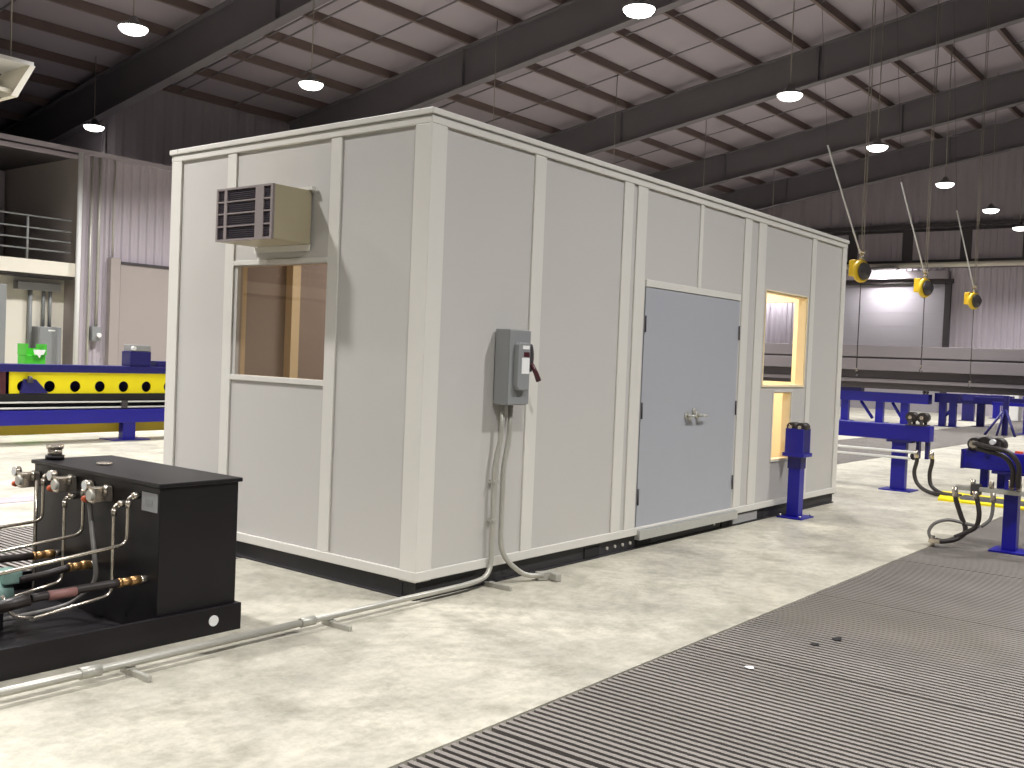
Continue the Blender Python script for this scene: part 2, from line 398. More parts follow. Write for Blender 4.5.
# ---------------------------------------------------------------- high bay lamps
def lamp():
    t = thing('high_bay_lamp', '', 'lamp', (0, 0, 7), 'high bay ceiling lamps')
    MB().tube([(0, 0, 7.0), (0, 0, 7.03), (0, 0, 7.05), (0, 0, 7.10), (0, 0, 7.2)], [.25, .255, .22, .11, .05], n=28).build('housing', 'lamp', t)
    MB().tube([(0, 0, 6.90), (0, 0, 6.905), (0, 0, 6.93), (0, 0, 6.97), (0, 0, 7.0)], [.08, .14, .20, .235, .245], n=28).build('lens', 'lens', t)
    MB().tube([(0, 0, 7.2), (0, 0, 8)], .012, n=6).build('rod', 'rod', t)
    return t
L0 = lamp()
names = {(8.53, 3.85): 'bright round high bay lamp hanging at the top middle of the picture, largest in view',
 (14.24, 3.86): 'bright round high bay lamp hanging left of the first pair of hoist rods',
 (19.62, 3.95): 'round high bay lamp hanging beside the first pair of hoist rods',
 (25.19, 3.91): 'round high bay lamp hanging between the second and third hoist',
 (30.44, 3.92): 'small round high bay lamp hanging right of the third hoist, above the far ledge',
 (35.0, 4.0): 'tiny round high bay lamp at the right picture edge, farthest of its row',
 (8.77, 11.76): 'round high bay lamp hanging above the left top edge of the booth',
 (4.77, 11.68): 'round high bay lamp hanging in the upper left, above the air conditioner side',
 (8.9, 20.2): 'round high bay lamp low at the left, near the end of the nearest rafter'}
pos = list(names) + [(-2.6, 3.9), (-8.3, 3.9), (3.0, 3.9), (-2.6, 11.7), (-2.6, 7.8), (-8.3, 9.5), (-2.6, 14.8), (14.5, 11.7), (20.0, 11.7), (25.5, 11.7), (31, 11.7), (-2.6, -4.2), (-8.3, -4.2), (3.0, -4.2), (8.6, -4.2), (14.2, -4.2), (20, -4.2), (26, -4.2), (32, -4.2)]  # unseen lamps after the named ones, added to light the hall
for i, (x, y) in enumerate(pos):
    t = L0 if i == 0 else copy_tree(L0)
    yy = y
    if y > 20: x, yy = 8.6, 19.9
    t.location = (x, yy, 7)
    t['label'] = names.get((x, y), names.get((8.9, 20.2)) if y > 20 else 'round high bay lamp outside the picture, added to light the hall')
    top = HR(yy)+1.262-7
    for ch in t.children:
        if ch.name.startswith('rod'): ch.scale.z = 1; ch.data = ch.data.copy(); 
    for ch in t.children:
        if ch.name.startswith('rod'):
            for v in ch.data.vertices:
                if v.co.z > 7.5: v.co.z = 7+top
    area_light('lamp_light', (0, 0, -.11), .42, LAMP_W*(1.25 if yy > 7 else 1) if y < 20 else LAMP_W*.15, (1, .985, .985), parent=t, spread=2.3)
# unseen lamp added over the far door to brighten it
wl = thing('door_fill_lamp', 'unseen wide fill lamp added above the far grey roller door', 'lamp', (XF-.6, 9.9, 6.05))
box('housing', (XF-1.0, 9.5, 6.0), (XF-.35, 10.6, 6.08), 'lamp', wl)
area_light('lamp_light', (0, 0, -.06), .7, 1500, (1, .97, .95), (0, -0.45, 0), parent=wl)

wl = thing('end_wall_fill_lamp', 'unseen fill lamp added to brighten the ribbed end wall behind the booth window', 'lamp', (XF-.6, 14.9, 6.05))  # unseen lamp added to brighten the end wall through the window
box('housing', (XF-1.0, 14.5, 6.0), (XF-.35, 15.3, 6.08), 'lamp', wl)
area_light('lamp_light', (0, 0, -.06), .7, 800, (1, .98, .98), (0, -0.45, 0), parent=wl)
# ---------------------------------------------------------------- the booth
L, Wd, z0, z1 = 7.28, 2.86, .12, 3.11
bt = thing('modular_office_booth', 'large pale grey prefabricated office booth with double doors on a black skid', 'booth', (L/2, Wd/2, 0))
def wall_with_holes(axis, pos0, pos1, lo, hi, holes, name, m, parent, zlo=z0, zhi=z1):
    us = sorted({lo, hi, *[h[0] for h in holes], *[h[1] for h in holes]}); vs = sorted({zlo, zhi, *[h[2] for h in holes], *[h[3] for h in holes]})
    g = MB()
    for a, c in zip(us, us[1:]):
        for e, h2 in zip(vs, vs[1:]):
            cu, cv = (a+c)/2, (e+h2)/2
            if any(h[0] < cu < h[1] and h[2] < cv < h[3] for h in holes): continue
            if axis == 'x': g.box((a, pos0, e), (c, pos1, h2))
            else: g.box((pos0, a, e), (pos1, c, h2))
    bmesh.ops.remove_doubles(g.b, verts=g.b.verts, dist=1e-5)
    return g.build(name, m, parent)
WINR = (5.10, 6.18, 1.41, 2.40); LOW = (5.39, 5.86, .61, 1.345); DOOR = (2.69, 4.50, .17, 2.25)
WINL = (.94, 1.98, 1.385, 2.21); WINE = (.57, 1.75, 1.435, 2.42)
wall_with_holes('x', 0, .05, .05, L-.05, [WINR, LOW, DOOR], 'front_wall', 'panel', bt)
wall_with_holes('x', .05, .09, .09, L-.09, [WINR, LOW, DOOR], 'front_wall_lining', 'ply', bt, .16, 3.0)
wall_with_holes('y', 0, .05, 0, Wd, [WINL], 'end_wall', 'panel', bt)
wall_with_holes('y', .05, .09, .09, Wd-.09, [WINL], 'end_wall_lining', 'ply', bt, .16, 3.0)
wall_with_holes('y', L-.05, L, 0, Wd, [WINE], 'end_wall', 'panel', bt)
wall_with_holes('y', L-.09, L-.05, .05, Wd-.09, [WINE], 'end_wall_lining', 'ply', bt, .16, 3.0)
box('rear_wall', (.05, Wd-.05, z0), (L-.05, Wd, z1), 'panel', bt)
box('rear_wall_lining', (.09, Wd-.09, .16), (4.65, Wd-.05, 3.0), 'brown', bt)
box('rear_wall_lining', (4.65, Wd-.09, .16), (L-.09, Wd-.05, 3.0), 'ply', bt)
box('shade_partition', (4.6, .09, .16), (4.66, Wd-.09, 3.0), 'ply', bt)  # unseen divider added to keep the left room dim
box('stud', (1.10, Wd-.18, .16), (1.19, Wd-.09, 3.0), 'ply', bt)
box('booth_floor', (.05, .05, z0), (L-.05, Wd-.05, .16), 'brown', bt)
box('booth_roof', (.05, .05, 3.0), (L-.05, Wd-.05, 3.10), 'panel', bt)
# battens and trims
def batten(a, c, m='batten'): return box('batten', a, c, m, bt, .003)
P = .014
for xa, xb in ((1.085, 1.215), (2.29, 2.43), (2.50, 2.655), (4.53, 4.68), (4.85, 5.03), (6.25, 6.37)):
    batten((xa, -P, .19), (xb, 0, 3.075))
batten((2.69, -P, 2.25), (4.50, 0, 2.31)); batten((3.60, -P, 2.31), (3.66, 0, 3.075))
batten((-P, 2.02, .19), (0, 2.13, 3.075)); batten((-P, .835, .19), (0, .945, 3.075))
batten((-P, .945, 2.215), (0, 2.02, 2.25)); batten((-P, .945, 1.345), (0, 2.02, 1.385))
# corner posts
for a, c in (((-.018, -.018, .12), (.13, .13, 3.075)), ((-.018, Wd-.12, .12), (.12, Wd+.018, 3.075)), ((L-.11, -.018, .12), (L+.018, .11, 3.075))):
    g = MB(); x0, x1 = a[0], c[0]; ya, yb = a[1], c[1]
    g.box((x0, ya, .12), (x1, yb, 3.075)) if False else None
    t_ = .018
    if x0 < 0 and ya < 0: g.prism([(x0, ya), (x1, ya), (x1, 0), (0, 0), (0, yb), (x0, yb)], 'z', .12, 3.075)
    elif x0 < 0: g.prism([(x0, ya), (0, ya), (0, Wd), (x1, Wd), (x1, yb), (x0, yb)], 'z', .12, 3.075)
    else: g.prism([(x0, ya), (x1, ya), (x1, yb), (L, yb), (L, 0), (x0, 0)], 'z', .12, 3.075)
    g.build('corner_post', 'batten', bt, .004)
def ring(lo, hi, out, name, m, bev=.004, inn=0):
    g = MB(); o = out
    g.box((-o, -o, lo), (L+o, inn, hi)); g.box((-o, Wd-inn, lo), (L+o, Wd+o, hi)); g.box((-o, inn, lo), (inn, Wd-inn, hi)); g.box((L-inn, inn, lo), (L+o, Wd-inn, hi))
    return g.build(name, m, bt, bev)
ring(3.075, 3.125, .02, 'top_trim', 'batten'); ring(3.13, 3.17, .035, 'roof_cap', 'batten', .006, .08); ring(3.124, 3.131, .026, 'shadow_gap', 'boxgrey2', 0)
ring(.125, .19, .022, 'base_trim', 'batten', .005); 
box('roof_sheet', (.08, .08, 3.10), (L-.08, Wd-.08, 3.14), 'panel', bt)
# window casings and panes
def casing(axis, pos, h, name, m='batten', w=.03, dep=.012):
    u0, u1, v0, v1 = h; g = MB()
    for a, c in (((u0-w, v0-w), (u1+w, v0)), ((u0-w, v1), (u1+w, v1+w)), ((u0-w, v0), (u0, v1)), ((u1, v0), (u1+w, v1))):
        if axis == 'x': g.box((a[0], pos-dep, a[1]), (c[0], pos, c[1]))
        else: g.box((pos-dep, a[0], a[1]), (pos, c[0], c[1]))
    return g.build(name, m, bt, .002)
casing('x', 0, WINR, 'window_casing', 'ply', .012); casing('x', 0, LOW, 'hatch_casing', 'batten', .012)
wp = box('window_pane', (.03, WINL[0], WINL[2]), (.036, WINL[1], WINL[3]), 'glass', bt)
# jamb linings of the openings
for nm, h in (('window_jamb', WINR), ('hatch_jamb', LOW)):
    u0, u1, v0, v1 = h; g = MB(); t_ = .012
    g.box((u0, 0, v0), (u0+t_, .09, v1)); g.box((u1-t_, 0, v0), (u1, .09, v1)); g.box((u0+t_, 0, v0), (u1-t_, .09, v0+t_)); g.box((u0+t_, 0, v1-t_), (u1-t_, .09, v1))
    g.build(nm, 'ply', bt)
# double doors
for i, (xa, xb, hx) in enumerate(((2.70, 3.5948, 2.70), (3.5952, 4.49, 4.49))):
    d = box('door_leaf', (xa, -.006, .175), (xb, .045, 2.245), 'door', bt, 0)
    for z in (.45, 1.19, 1.93):
        MB().tube([(hx, -.016, z-.07), (hx, -.014, z+.07)], .008, n=8).build('hinge', 'darksteel', d)
    hxx = 3.50 if i == 0 else 3.70
    h = MB()
    h.cyl((hxx, -.006, 1.13), (hxx, -.02, 1.13), .036, 'steel', 18)
    h.tube([(hxx, -.02, 1.13), (hxx, -.06, 1.13)], .012, 'steel', 10)
    e = hxx+(.12 if i else -.03); h.tube(bend([(hxx, -.058, 1.13), (hxx+(.06 if i else .05), -.062, 1.132), (e if i else hxx+.11, -.055, 1.125)], .03), .011, 'steel', 10)
    if i: h.cyl((3.63, -.006, 1.175), (3.63, -.022, 1.175), .026, 'steel', 16)
    else: h.cyl((3.56, -.006, 1.10), (3.56, -.02, 1.10), .024, 'steel', 16)
    h.build('door_handle', None, d)
g = MB(); g.box((2.69, -.055, .085), (4.56, 0, .165)); g.box((2.69, -.03, .165), (4.56, .045, .174)); g.build('door_sill', 'alu', bt, .003)
# skid
g = MB(); g.box((.02, .015, 0), (L-.005, .13, .12)); g.box((.02, Wd-.13, 0), (L-.005, Wd-.015, .12)); g.box((.015, .13, 0), (.13, Wd-.13, .12)); g.box((L-.13, .13, 0), (L-.01, Wd-.13, .12))
g.build('skid', 'skid', bt)
g = MB(); g.box((.02, -.004, .105), (L, .015, .12)); g.box((.02, -.004, 0), (L, .015, .012)); g.box((-.004, .0, .105), (.015, Wd, .12)); g.box((-.004, 0, 0), (.015, Wd, .012)); g.build('skid_flange', 'skid', bt)
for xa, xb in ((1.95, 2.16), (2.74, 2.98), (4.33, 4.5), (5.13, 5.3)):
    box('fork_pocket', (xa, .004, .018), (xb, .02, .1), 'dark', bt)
g = MB()
for x in (2.28, 2.4, 2.52, 2.64, 4.18): g.cyl((x, .015, .06), (x, .002, .06), .014, n=10)
g.build('skid_bolts', 'steel', bt)
box('skid_plate', (4.56, -.003, .02), (5.12, .014, .104), 'boxgrey2', bt)
# unseen fill lights added under the booth ceiling to brighten the interior
for x, w, l in ((6.1, 330, 'unseen fill light added inside the booth behind the right window'), (2.2, 200, 'unseen fill light added inside the booth behind the tinted window')):
    t = thing('booth_fill_light', l, 'light', (x, 1.5, 2.98))
    box('housing', (x-.5, 1.42, 2.96), (x+.5, 1.58, 3.0), 'white', t)
    area_light('lamp_light', (0, 0, -.03), .9, w, (1, .93, .80) if x > 4 else (1, .98, .95), shape='SQUARE', parent=t)

# air conditioner through the left wall
ac = thing('air_conditioner', 'beige box air conditioner with dark grille sticking out above the tinted window', 'air conditioner', (-.18, 1.45, 2.34))
xa, ya, yb, za, zb = -.36, 1.128, 1.765, 2.345, 2.722
box('body', (xa+.02, ya, za), (-.016, yb, zb), 'beige', ac, .006)
g = MB(); cols = [(1.674, 1.752), (1.312, 1.655), (1.143, 1.282)]; cols = [(1.672, 1.745), (1.315, 1.64), (1.15, 1.225)]
us = [ya]+sorted(v for c in cols for v in c)+[yb]
for k in range(0, len(us), 2): g.box((xa, us[k], za), (xa+.02, us[k+1], zb))
rows = [2.36, 2.445, 2.455, 2.535, 2.545, 2.62, 2.63, 2.708]
vs = [za]+rows+[zb]
for u0, u1 in sorted(cols):
    for k in range(0, len(vs), 2): g.box((xa, u0, vs[k]), (xa+.02, u1, vs[k+1]))
g.build('front_frame', 'grilleframe', ac)
g = MB(); z = 2.36
while z < 2.705: g.box((xa+.008, ya+.02, z), (xa+.016, yb-.02, z+.006)); z += .014
g.box((xa+.015, ya+.015, za+.01), (xa+.019, yb-.015, zb-.01)); g.build('grille', 'grille', ac)
g = MB(); g.box((-.05, 1.09, 2.722), (-.014, 1.80, 2.745)); g.build('wall_flange', 'batten', ac)
box('wall_flange', (-.018, 1.128, 2.30), (-.014, 1.77, 2.342), 'batten', ac)

# disconnect switch with conduits
ds = thing('safety_switch', 'grey electrical safety switch box with red handle on the booth front', 'switch box', (.81, -.08, 1.26))
box('box_body', (.70, -.14, 1.268), (.925, -P-.001+.0, 1.795), 'boxgrey', ds, .006)
box('cover', (.695, -.15, 1.275), (.93, -.14, 1.79), 'boxgrey', ds, .003)
MB().prism([(.745, 1.40), (.765, 1.375), (.86, 1.375), (.88, 1.40), (.88, 1.69), (.86, 1.705), (.765, 1.705), (.745, 1.69)], 'y', -.19, -.15).build('raised_cover', 'boxgrey', ds, .006)
lb = MB(); lb.box((.79, -.1915, 1.66), (.865, -.190, 1.685), 'white'); lb.box((.785, -.1915, 1.49), (.87, -.190, 1.60), 'white'); lb.box((.805, -.1915, 1.607), (.868, -.190, 1.64), 'red'); lb.build('labels', None, ds)
MB().tube(arc((.935, -.13, 1.6), .09, -1.2, 1.2, (.35, 0, 0), (0, 0, 1.05), 8), .02, n=8).build('handle_base', 'darksteel', ds)
MB().tube([(.945, -.15, 1.56), (.975, -.17, 1.5), (1.0, -.18, 1.44)], [.016, .018, .02], n=10).build('handle', 'red', ds)
c = tag(MB().tube(bend([(.755, -.06, 1.265), (.755, -.06, 1.03), (.715, -.045, .88), (.715, -.045, .07), (.45, -.075, .055), (-.95, -.075, .055)], .13), .018, n=12).build('floor_conduit', 'steel'), 'long grey metal conduit dropping from the safety switch and running along the floor', 'conduit')
MB().tube([(-.96, -.075, .055), (-3.3, -.085, .055)], .02, n=12).build('wide_run', 'steel', c)
MB().tube([(-1.0, -.075, .055), (-.9, -.075, .055)], .027).build('coupling', 'steel', c)
MB().tube([(-2.3, -.075, .055), (-2.2, -.078, .055)], .029).build('coupling', 'steel', c)
for z in (.45, .72): box('strap', (.69, -.066, z), (.74, -P, z+.02), 'steel', c)
c = tag(MB().tube(bend([(.845, -.06, 1.265), (.845, -.06, 1.03), (.81, -.045, .85), (.81, -.045, .2), (.98, -.14, .045), (1.12, -.2, .04)], .16), .018, n=12).build('elbow_conduit', 'steel'), 'grey metal conduit dropping from the safety switch to an elbow box on the floor', 'conduit')
g = MB(); g.box((-.09, -.026, 0), (.06, .026, .06)); g.box((.01, -.1, 0), (.06, -.02, .055)); o = g.build('elbow_box', 'steel', c, .006); o.location += Vector((1.17, -.2, .003)); o.rotation_euler.z = -.35
for x, l in ((-2.05, 'short metal strut under the floor conduit in front of the black power unit'), (-.78, 'short metal strut under the floor conduit beside the booth corner'), (.69, 'short metal strut under the floor conduit below the safety switch')):
    g = MB(); g.box((x-.012, -.25, 0), (x+.012, -.015, .028)); g.box((x-.025, -.098, .028), (x+.025, -.052, .034)); g.box((x-.008, -.24, .028), (x+.008, -.13, .03), ); tag(g.build('conduit_strut', 'steel'), l, 'strut')

# ---------------------------------------------------------------- hydraulic power unit
hp = thing('hydraulic_power_unit', 'black hydraulic power unit with oil tank, gauges and steel tubes', 'power unit', (-1.6, .9, 0))
g = MB(); xa, xb, ya, yb = -3.6, -1.185, .22, 1.75
g.box((xa, ya, 0), (xb, ya+.03, .15)); g.box((xa, yb-.03, 0), (xb, yb, .15)); g.box((xb-.03, ya+.03, 0), (xb, yb-.03, .15)); g.box((xa, ya+.03, 0), (xa+.03, yb-.03, .15)); g.box((xa+.03, ya+.03, .03), (xb-.03, yb-.03, .045))
g.build('skid', 'black', hp, .004)
box('tank', (-1.70, .255, .045), (-1.205, 1.62, .835), 'black', hp, .005)
box('tank_lid', (-1.715, .24, .835), (-1.188, 1.635, .858), 'black', hp, .004)
g = MB(); g.tube([(-1.37, .219, .05), (-1.37, .219, .105)], .001, 'white')
g = MB()
pts = [(-1.37+.03*math.cos(a), .078+.03*math.sin(a)) for a in [2*PI*k/20 for k in range(20)]]
g.prism(pts, 'y', .214, .221).build('oval_sticker', 'white', hp)
br = MB(); br.cyl((-1.60, 1.57, .858), (-1.60, 1.57, .885), .055, 'black', 20); br.cyl((-1.60, 1.57, .885), (-1.60, 1.57, .925), .042, 'tube', 20); br.cyl((-1.60, 1.57, .925), (-1.60, 1.57, .95), .05, 'tube', 20); br.build('breather_cap', None, hp)
MB().cyl((-1.5, 1.17, .858), (-1.5, 1.17, .872), .045, n=24).build('filler_cap', 'tube', hp)
g = MB(); g.box((-1.706, .275, .70), (-1.70, .42, .80), 'boxgrey2'); g.box((-1.708, .315, .735), (-1.706, .385, .765), 'boxgrey'); g.build('rating_plate', None, hp)
TX = -1.76
def vtube(y, zt, zb, xe, ze, r=.0095, head=True, drop=0):
    p = [(-1.70, y, zt+.012), (TX, y, zt+.012), (TX, y, zb), (xe, y-.02, ze)]
    o = MB().tube(bend(p, .05), r, n=8).build('steel_tube', 'tube', hp)
    f_ = MB(); f_.cyl((TX, y, zt-.05), (TX, y, zt-.01), .015, n=8); f_.cyl((-1.70, y, zt+.012), (-1.735, y, zt+.012), .018, n=8); f_.build('tube_nut', 'tube', o)
vtube(1.385, .78, .52, -2.9, .46)
vtube(.925, .77, .505, -2.9, .40)
vtube(.462, .76, .515, -2.9, .41)
vtube(.60, .70, .215, -2.22, .165)
MB().tube(bend([(-2.2, .58, .17), (-2.3, .6, .19), (-2.34, .62, .3)], .05), .0095, n=8).build('steel_tube', 'tube', hp)
vtube(1.13, .68, .2, -2.05, .16)
MB().tube([(TX, 1.465, .75), (TX, 1.465, .08)], .0095, n=8).build('steel_tube', 'tube', hp)
MB().tube(spline([(TX, .865, .74), (TX, .85, .66), (TX-.02, .78, .52), (TX-.03, .73, .40), (TX-.02, .74, .28), (TX-.05, .82, .18), (TX-.12, .95, .10), (TX-.5, 1.0, .07)]), .013, n=10).build('drain_hose', 'greyhose', hp)
MB().tube([(TX, .868, .79), (TX, .868, .69)], [.024, .02], n=10).build('hose_ferrule', 'greyhose', hp)
for y, z in ((1.60, .745), (1.17, .765), (.78, .75)):
    v = MB(); v.box((TX-.06, y-.065, z-.045), (-1.70, y-.01, z+.045)); vb = v.build('valve_block', 'tube', hp, .008)
    MB().cyl((TX-.05, y-.04, z), (TX-.072, y-.04, z), .03, n=16).build('valve_cap', 'steel', vb)
    gg = MB(); gg.cyl((TX-.02, y+.04, z+.045), (TX-.055, y+.04, z+.045), .03, 'tube', 20); gg.cyl((TX-.055, y+.04, z+.045), (TX-.058, y+.04, z+.045), .025, 'white', 20)
    gg.tube([(TX-.01, y+.04, z+.03), (TX-.01, y, z-.01)], .012, 'tube', 8); gg.build('pressure_gauge', None, hp)
    kk = MB(); kk.tube([(TX-.03, y-.0, z-.03), (TX-.03, y+.075, z-.035)], .010, 'tube', 8); kk.cyl((TX-.03, y+.06, z-.035), (TX-.03, y+.085, z-.035), .018, 'copper', 8); kk.build('adjusting_knob', None, hp)
    MB().tube([(TX-.0, y-.09, z+.06), (TX-.0, y-.09, z+.0)], .012, n=8).build('plug', 'tube', hp)
for y, r, x2, z2, m in ((1.29, .021, -2.9, .335, 'rubber'), (.88, .02, -2.12, .30, 'rubber'), (.37, .022, -2.3, .32, 'rubber')):
    b_ = MB(); b_.cyl((-1.70, y, .335), (-1.735, y, .335), .018, 'tube', 12); b_.cyl((-1.735, y, .335), (-1.79, y, .335), .025, 'brass', 8); b_.cyl((-1.79, y, .335), (-1.84, y, .335), .021, 'brass', 12); b_.cyl((-1.845, y, .335), (-1.86, y, .335), .026, 'brass', 8)
    b_.build('brass_fitting', None, hp)
    MB().tube(spline([(-1.855, y, .335), ((-1.855+x2)/2, y+.02, z2+.01), (x2, y+.03, z2)]), r, n=12).build('suction_hose', m, hp)
MB().tube([(-2.08, .385, .325), (-2.22, .395, .322)], .0245, n=12).build('hose_sleeve', 'copperpipe', hp)
g = MB(); g.cyl((-2.35, .62, .16), (-2.35, .62, .39), .001)
mo = MB().tube([(-2.26, .98, .22), (-2.30, .98, .22), (-2.9, .98, .22)], [.11, .125, .125], n=24).build('motor', 'teal', hp)
box('motor_base', (-2.85, .85, .045), (-2.32, 1.11, .13), 'teal', mo)
MB().tube([(-2.28, .98, .22), (-2.14, .98, .22)], [.09, .07], n=18).build('pump', 'teal', hp)
MB().box((-2.2, .9, .28), (-2.10, 1.04, .35)).build('pump_port', 'teal', hp, .01)
MB().tube([(-2.31, .4, .32), (-2.42, .42, .3), (-2.42, .6, .24)], [.032, .032, .03], n=12).build('hose_elbow', 'rubber', hp)
box('pump_bracket', (-2.24, .9, .045), (-2.2, 1.06, .16), 'black', hp)

# ---------------------------------------------------------------- left conveyor
cv = thing('beam_conveyor', 'long blue and yellow beam with round holes on the floor behind the booth', 'conveyor', (3, 10.7, 0))
XA, XB = -4.5, 8.5
g = MB(); g.box((XA, 10.6, 1.09), (XB, 10.95, 1.205)); g.build('top_rail', 'navy', cv, .005)
# yellow plate with holes
def holed_plate(x0, x1, za, zb, yy, th, pitch, r, first, name, m, par):
    g = MB(); n = 20; xs = []; x = first
    while x-pitch > x0: x -= pitch
    cz = (za+zb)/2-.055; prev = x0
    def quadface(vs):
        a = [g.b.verts.new(v) for v in vs]; g.b.faces.new(a)
    while x+pitch/2 < x1+.001:
        if x-pitch/2 >= x0-.001:
            l, rr = x-pitch/2, x+pitch/2
            for k in range(n):
                a0, a1 = 2*PI*k/n+PI/n, 2*PI*(k+1)/n+PI/n
                def rim(a):
                    c_, s_ = math.cos(a), math.sin(a); hx = pitch/2
                    hz = (zb-cz) if s_ > 0 else (cz-za)
                    q = min(hx/abs(c_) if abs(c_) > 1e-6 else 1e9, hz/abs(s_) if abs(s_) > 1e-6 else 1e9)
                    return (x+q*c_, cz+q*s_)
                i0, i1 = (x+r*math.cos(a0), cz+r*math.sin(a0)), (x+r*math.cos(a1), cz+r*math.sin(a1)); o0, o1 = rim(a0), rim(a1)
                cor = []
                for cx_ in (l, rr):
                    for cz_ in (za, zb):
                        aa = math.atan2(cz_-cz, cx_-x) % (2*PI); lo_, hi_ = a0 % (2*PI), a1 % (2*PI)
                        if lo_ > hi_: lo_ -= 2*PI
                        if lo_+1e-4 < aa < hi_-1e-4: cor = [(cx_, cz_)]
                for y_ in (yy, yy+th): quadface([(p[0], y_, p[1]) for p in [i0, o0]+cor+[o1, i1]])
                quadface([(i0[0], yy, i0[1]), (i1[0], yy, i1[1]), (i1[0], yy+th, i1[1]), (i0[0], yy+th, i0[1])])
            prev = rr
        else: g.box((x0, yy, za), (x+pitch/2, yy+th, zb))
        x += pitch
    g.box((prev, yy, za), (x1, yy+th, zb))
    bmesh.ops.remove_doubles(g.b, verts=g.b.verts, dist=1e-5)
    return g.build(name, m, par)
holed_plate(2.28, 8.4, .762, 1.09, 10.66, .02, .409, .088, 2.965, 'holed_plate', 'yellow', cv)
box('plate_end', (2.2, 10.62, .76), (2.28, 10.94, 1.09), 'red', cv)
box('rear_plate', (XA, 10.9, .70), (XB, 10.94, 1.09), 'navy', cv)
MB().prism([(2.50, .77), (2.92, .77), (2.72, .98), (2.55, .98)], 'y', 10.60, 10.66).build('gusset', 'navy', cv)
gg = MB(); gg.tube([(2.62, 10.58, .93), (2.62, 10.58, 1.03)], [.05, .03], n=12); gg.build('cam_follower', 'darksteel', cv)
box('plate_end', (XA, 10.64, .762), (2.2, 10.68, 1.09), 'navy', cv)
box('web', (XA, 10.75, .5), (XB, 10.85, .76), 'dark', cv); box('web_face', (XA, 10.62, .655), (XB, 10.75, .76), 'dark', cv)
MB().tube([(XA, 10.6, .632), (XB, 10.6, .632)], .014, n=8).build('guide_rod', 'white', cv)
MB().tube([(XA, 10.6, .545), (XB, 10.6, .545)], .014, n=8).build('guide_rod', 'white', cv)
box('lower_beam', (XA, 10.58, .29), (XB, 10.95, .51), 'blue', cv, .005)
box('rod_clamp', (4.12, 10.57, .53), (4.22, 10.63, .65), 'darksteel', cv)
box('bottom_beam', (XA, 10.75, .13), (XB, 11.0, .28), 'ochre', cv, .005)
for x in (-2.6, .7, 4.18, 7.7):
    ft = box('foot', (x, 10.62, .012), (x+.22, 10.75, .30), 'blue', cv); box('foot_plate', (x-.2, 10.55, 0), (x+.45, 11.0, .014), 'blue', ft)
mb_ = thing('blue_gearbox', 'small blue gearbox with grey cap on the blue and yellow beam', 'gearbox', (4.45, 10.75, 1.205))
box('body', (4.28, 10.64, 1.207), (4.66, 10.9, 1.45), 'navy', mb_, .01); box('cap', (4.30, 10.66, 1.45), (4.66, 10.88, 1.56), 'boxgrey2', mb_, .01); MB().cyl((4.33, 10.66, 1.5), (4.33, 10.6, 1.5), .035).build('eye', 'white', mb_)
tag(box('blue_bracket', (4.78, 10.66, 1.207), (5.1, 10.9, 1.30), 'navy', None, .008), 'low navy bracket on the blue and yellow beam beside the booth edge', 'bracket')
tag(box('floor_strip', (-13, 5.3, 0), (26, 5.62, .006), 'hallgrey'), 'flat grey strip on the pale floor behind the black power unit', 'cover')  # thin grey strip laid on the pale floor

# ---------------------------------------------------------------- roller post in front of the booth
rp = thing('roller_post', 'blue steel post with two black rollers on top in front of the booth window', 'roller stand', (5.75, -.17, 0))
cx, cy = 5.70, -.17
box('base_plate', (cx-.17, cy-.15, 0), (cx+.17, cy+.13, .015), 'blue', rp, .003)
box('column', (cx-.066, cy-.066, .015), (cx+.066, cy+.066, .66), 'blue', rp, .006)
box('collar', (cx-.074, cy-.074, .53), (cx+.074, cy+.074, .66), 'navy', rp, .004)
box('head_plate', (cx-.12, cy-.12, .66), (cx+.12, cy+.12, .70), 'blue', rp, .003)
for dx in (-.1, .08): box('fork_plate', (cx+dx, cy-.1, .70), (cx+dx+.02, cy+.1, .96), 'blue', rp)
box('fork_front', (cx-.08, cy-.1, .70), (cx+.08, cy-.085, .95), 'navy', rp)
for dy in (-.052, .052):
    g = MB(); g.cyl((cx-.075, cy+dy, .975), (cx+.075, cy+dy, .975), .05, 'rubber', 22); g.cyl((cx-.1, cy+dy, .975), (cx-.075, cy+dy, .975), .02, 'tube', 12); g.build('roller', None, rp)
for dx in (-.14, .14):
    for dy in (-.12, .1): MB().cyl((cx+dx, cy+dy, .015), (cx+dx, cy+dy, .04), .013, n=8).build('bolt', 'steel', rp)

# ---------------------------------------------------------------- right hand beams
def roller_cluster(name, par, x, y, z, s=1):
    g = MB()
    for dy in (-.075*s, .075*s):
        g.cyl((x-.08*s, y+dy, z+.11*s), (x+.08*s, y+dy, z+.11*s), .07*s, 'rubber', 18); g.cyl((x-.11*s, y+dy, z+.11*s), (x-.08*s, y+dy, z+.11*s), .025*s, 'tube', 12)
        for e in (-.105, .085): g.box((x+e*s, y+dy-.02*s, z), (x+(e+.02)*s, y+dy+.02*s, z+.11*s), 'darksteel')
    g.box((x-.11*s, y-.13*s, z), (x+.11*s, y+.13*s, z+.015*s), 'darksteel')
    return g.build(name, None, par)
ba = thing('blue_beam_stand', 'blue steel beam on one leg emerging from behind the right end of the booth', 'beam stand', (9.3, -.1, 0))
box('beam', (9.3, -.51, .69), (9.5, 6.5, .90), 'blue', ba, .006)
box('leg', (9.33, -.2, .015), (9.45, -.01+.0, .66), 'blue', ba, .005); box('base_plate', (9.2, -.32, 0), (9.58, .1, .015), 'blue', ba); box('cap_plate', (9.28, -.28, .66), (9.5, .05, .69), 'navy', ba)
box('leg', (9.33, 4.4, .015), (9.45, 4.55, .69), 'blue', ba); box('base_plate', (9.2, 4.3, 0), (9.58, 4.7, .015), 'blue', ba)
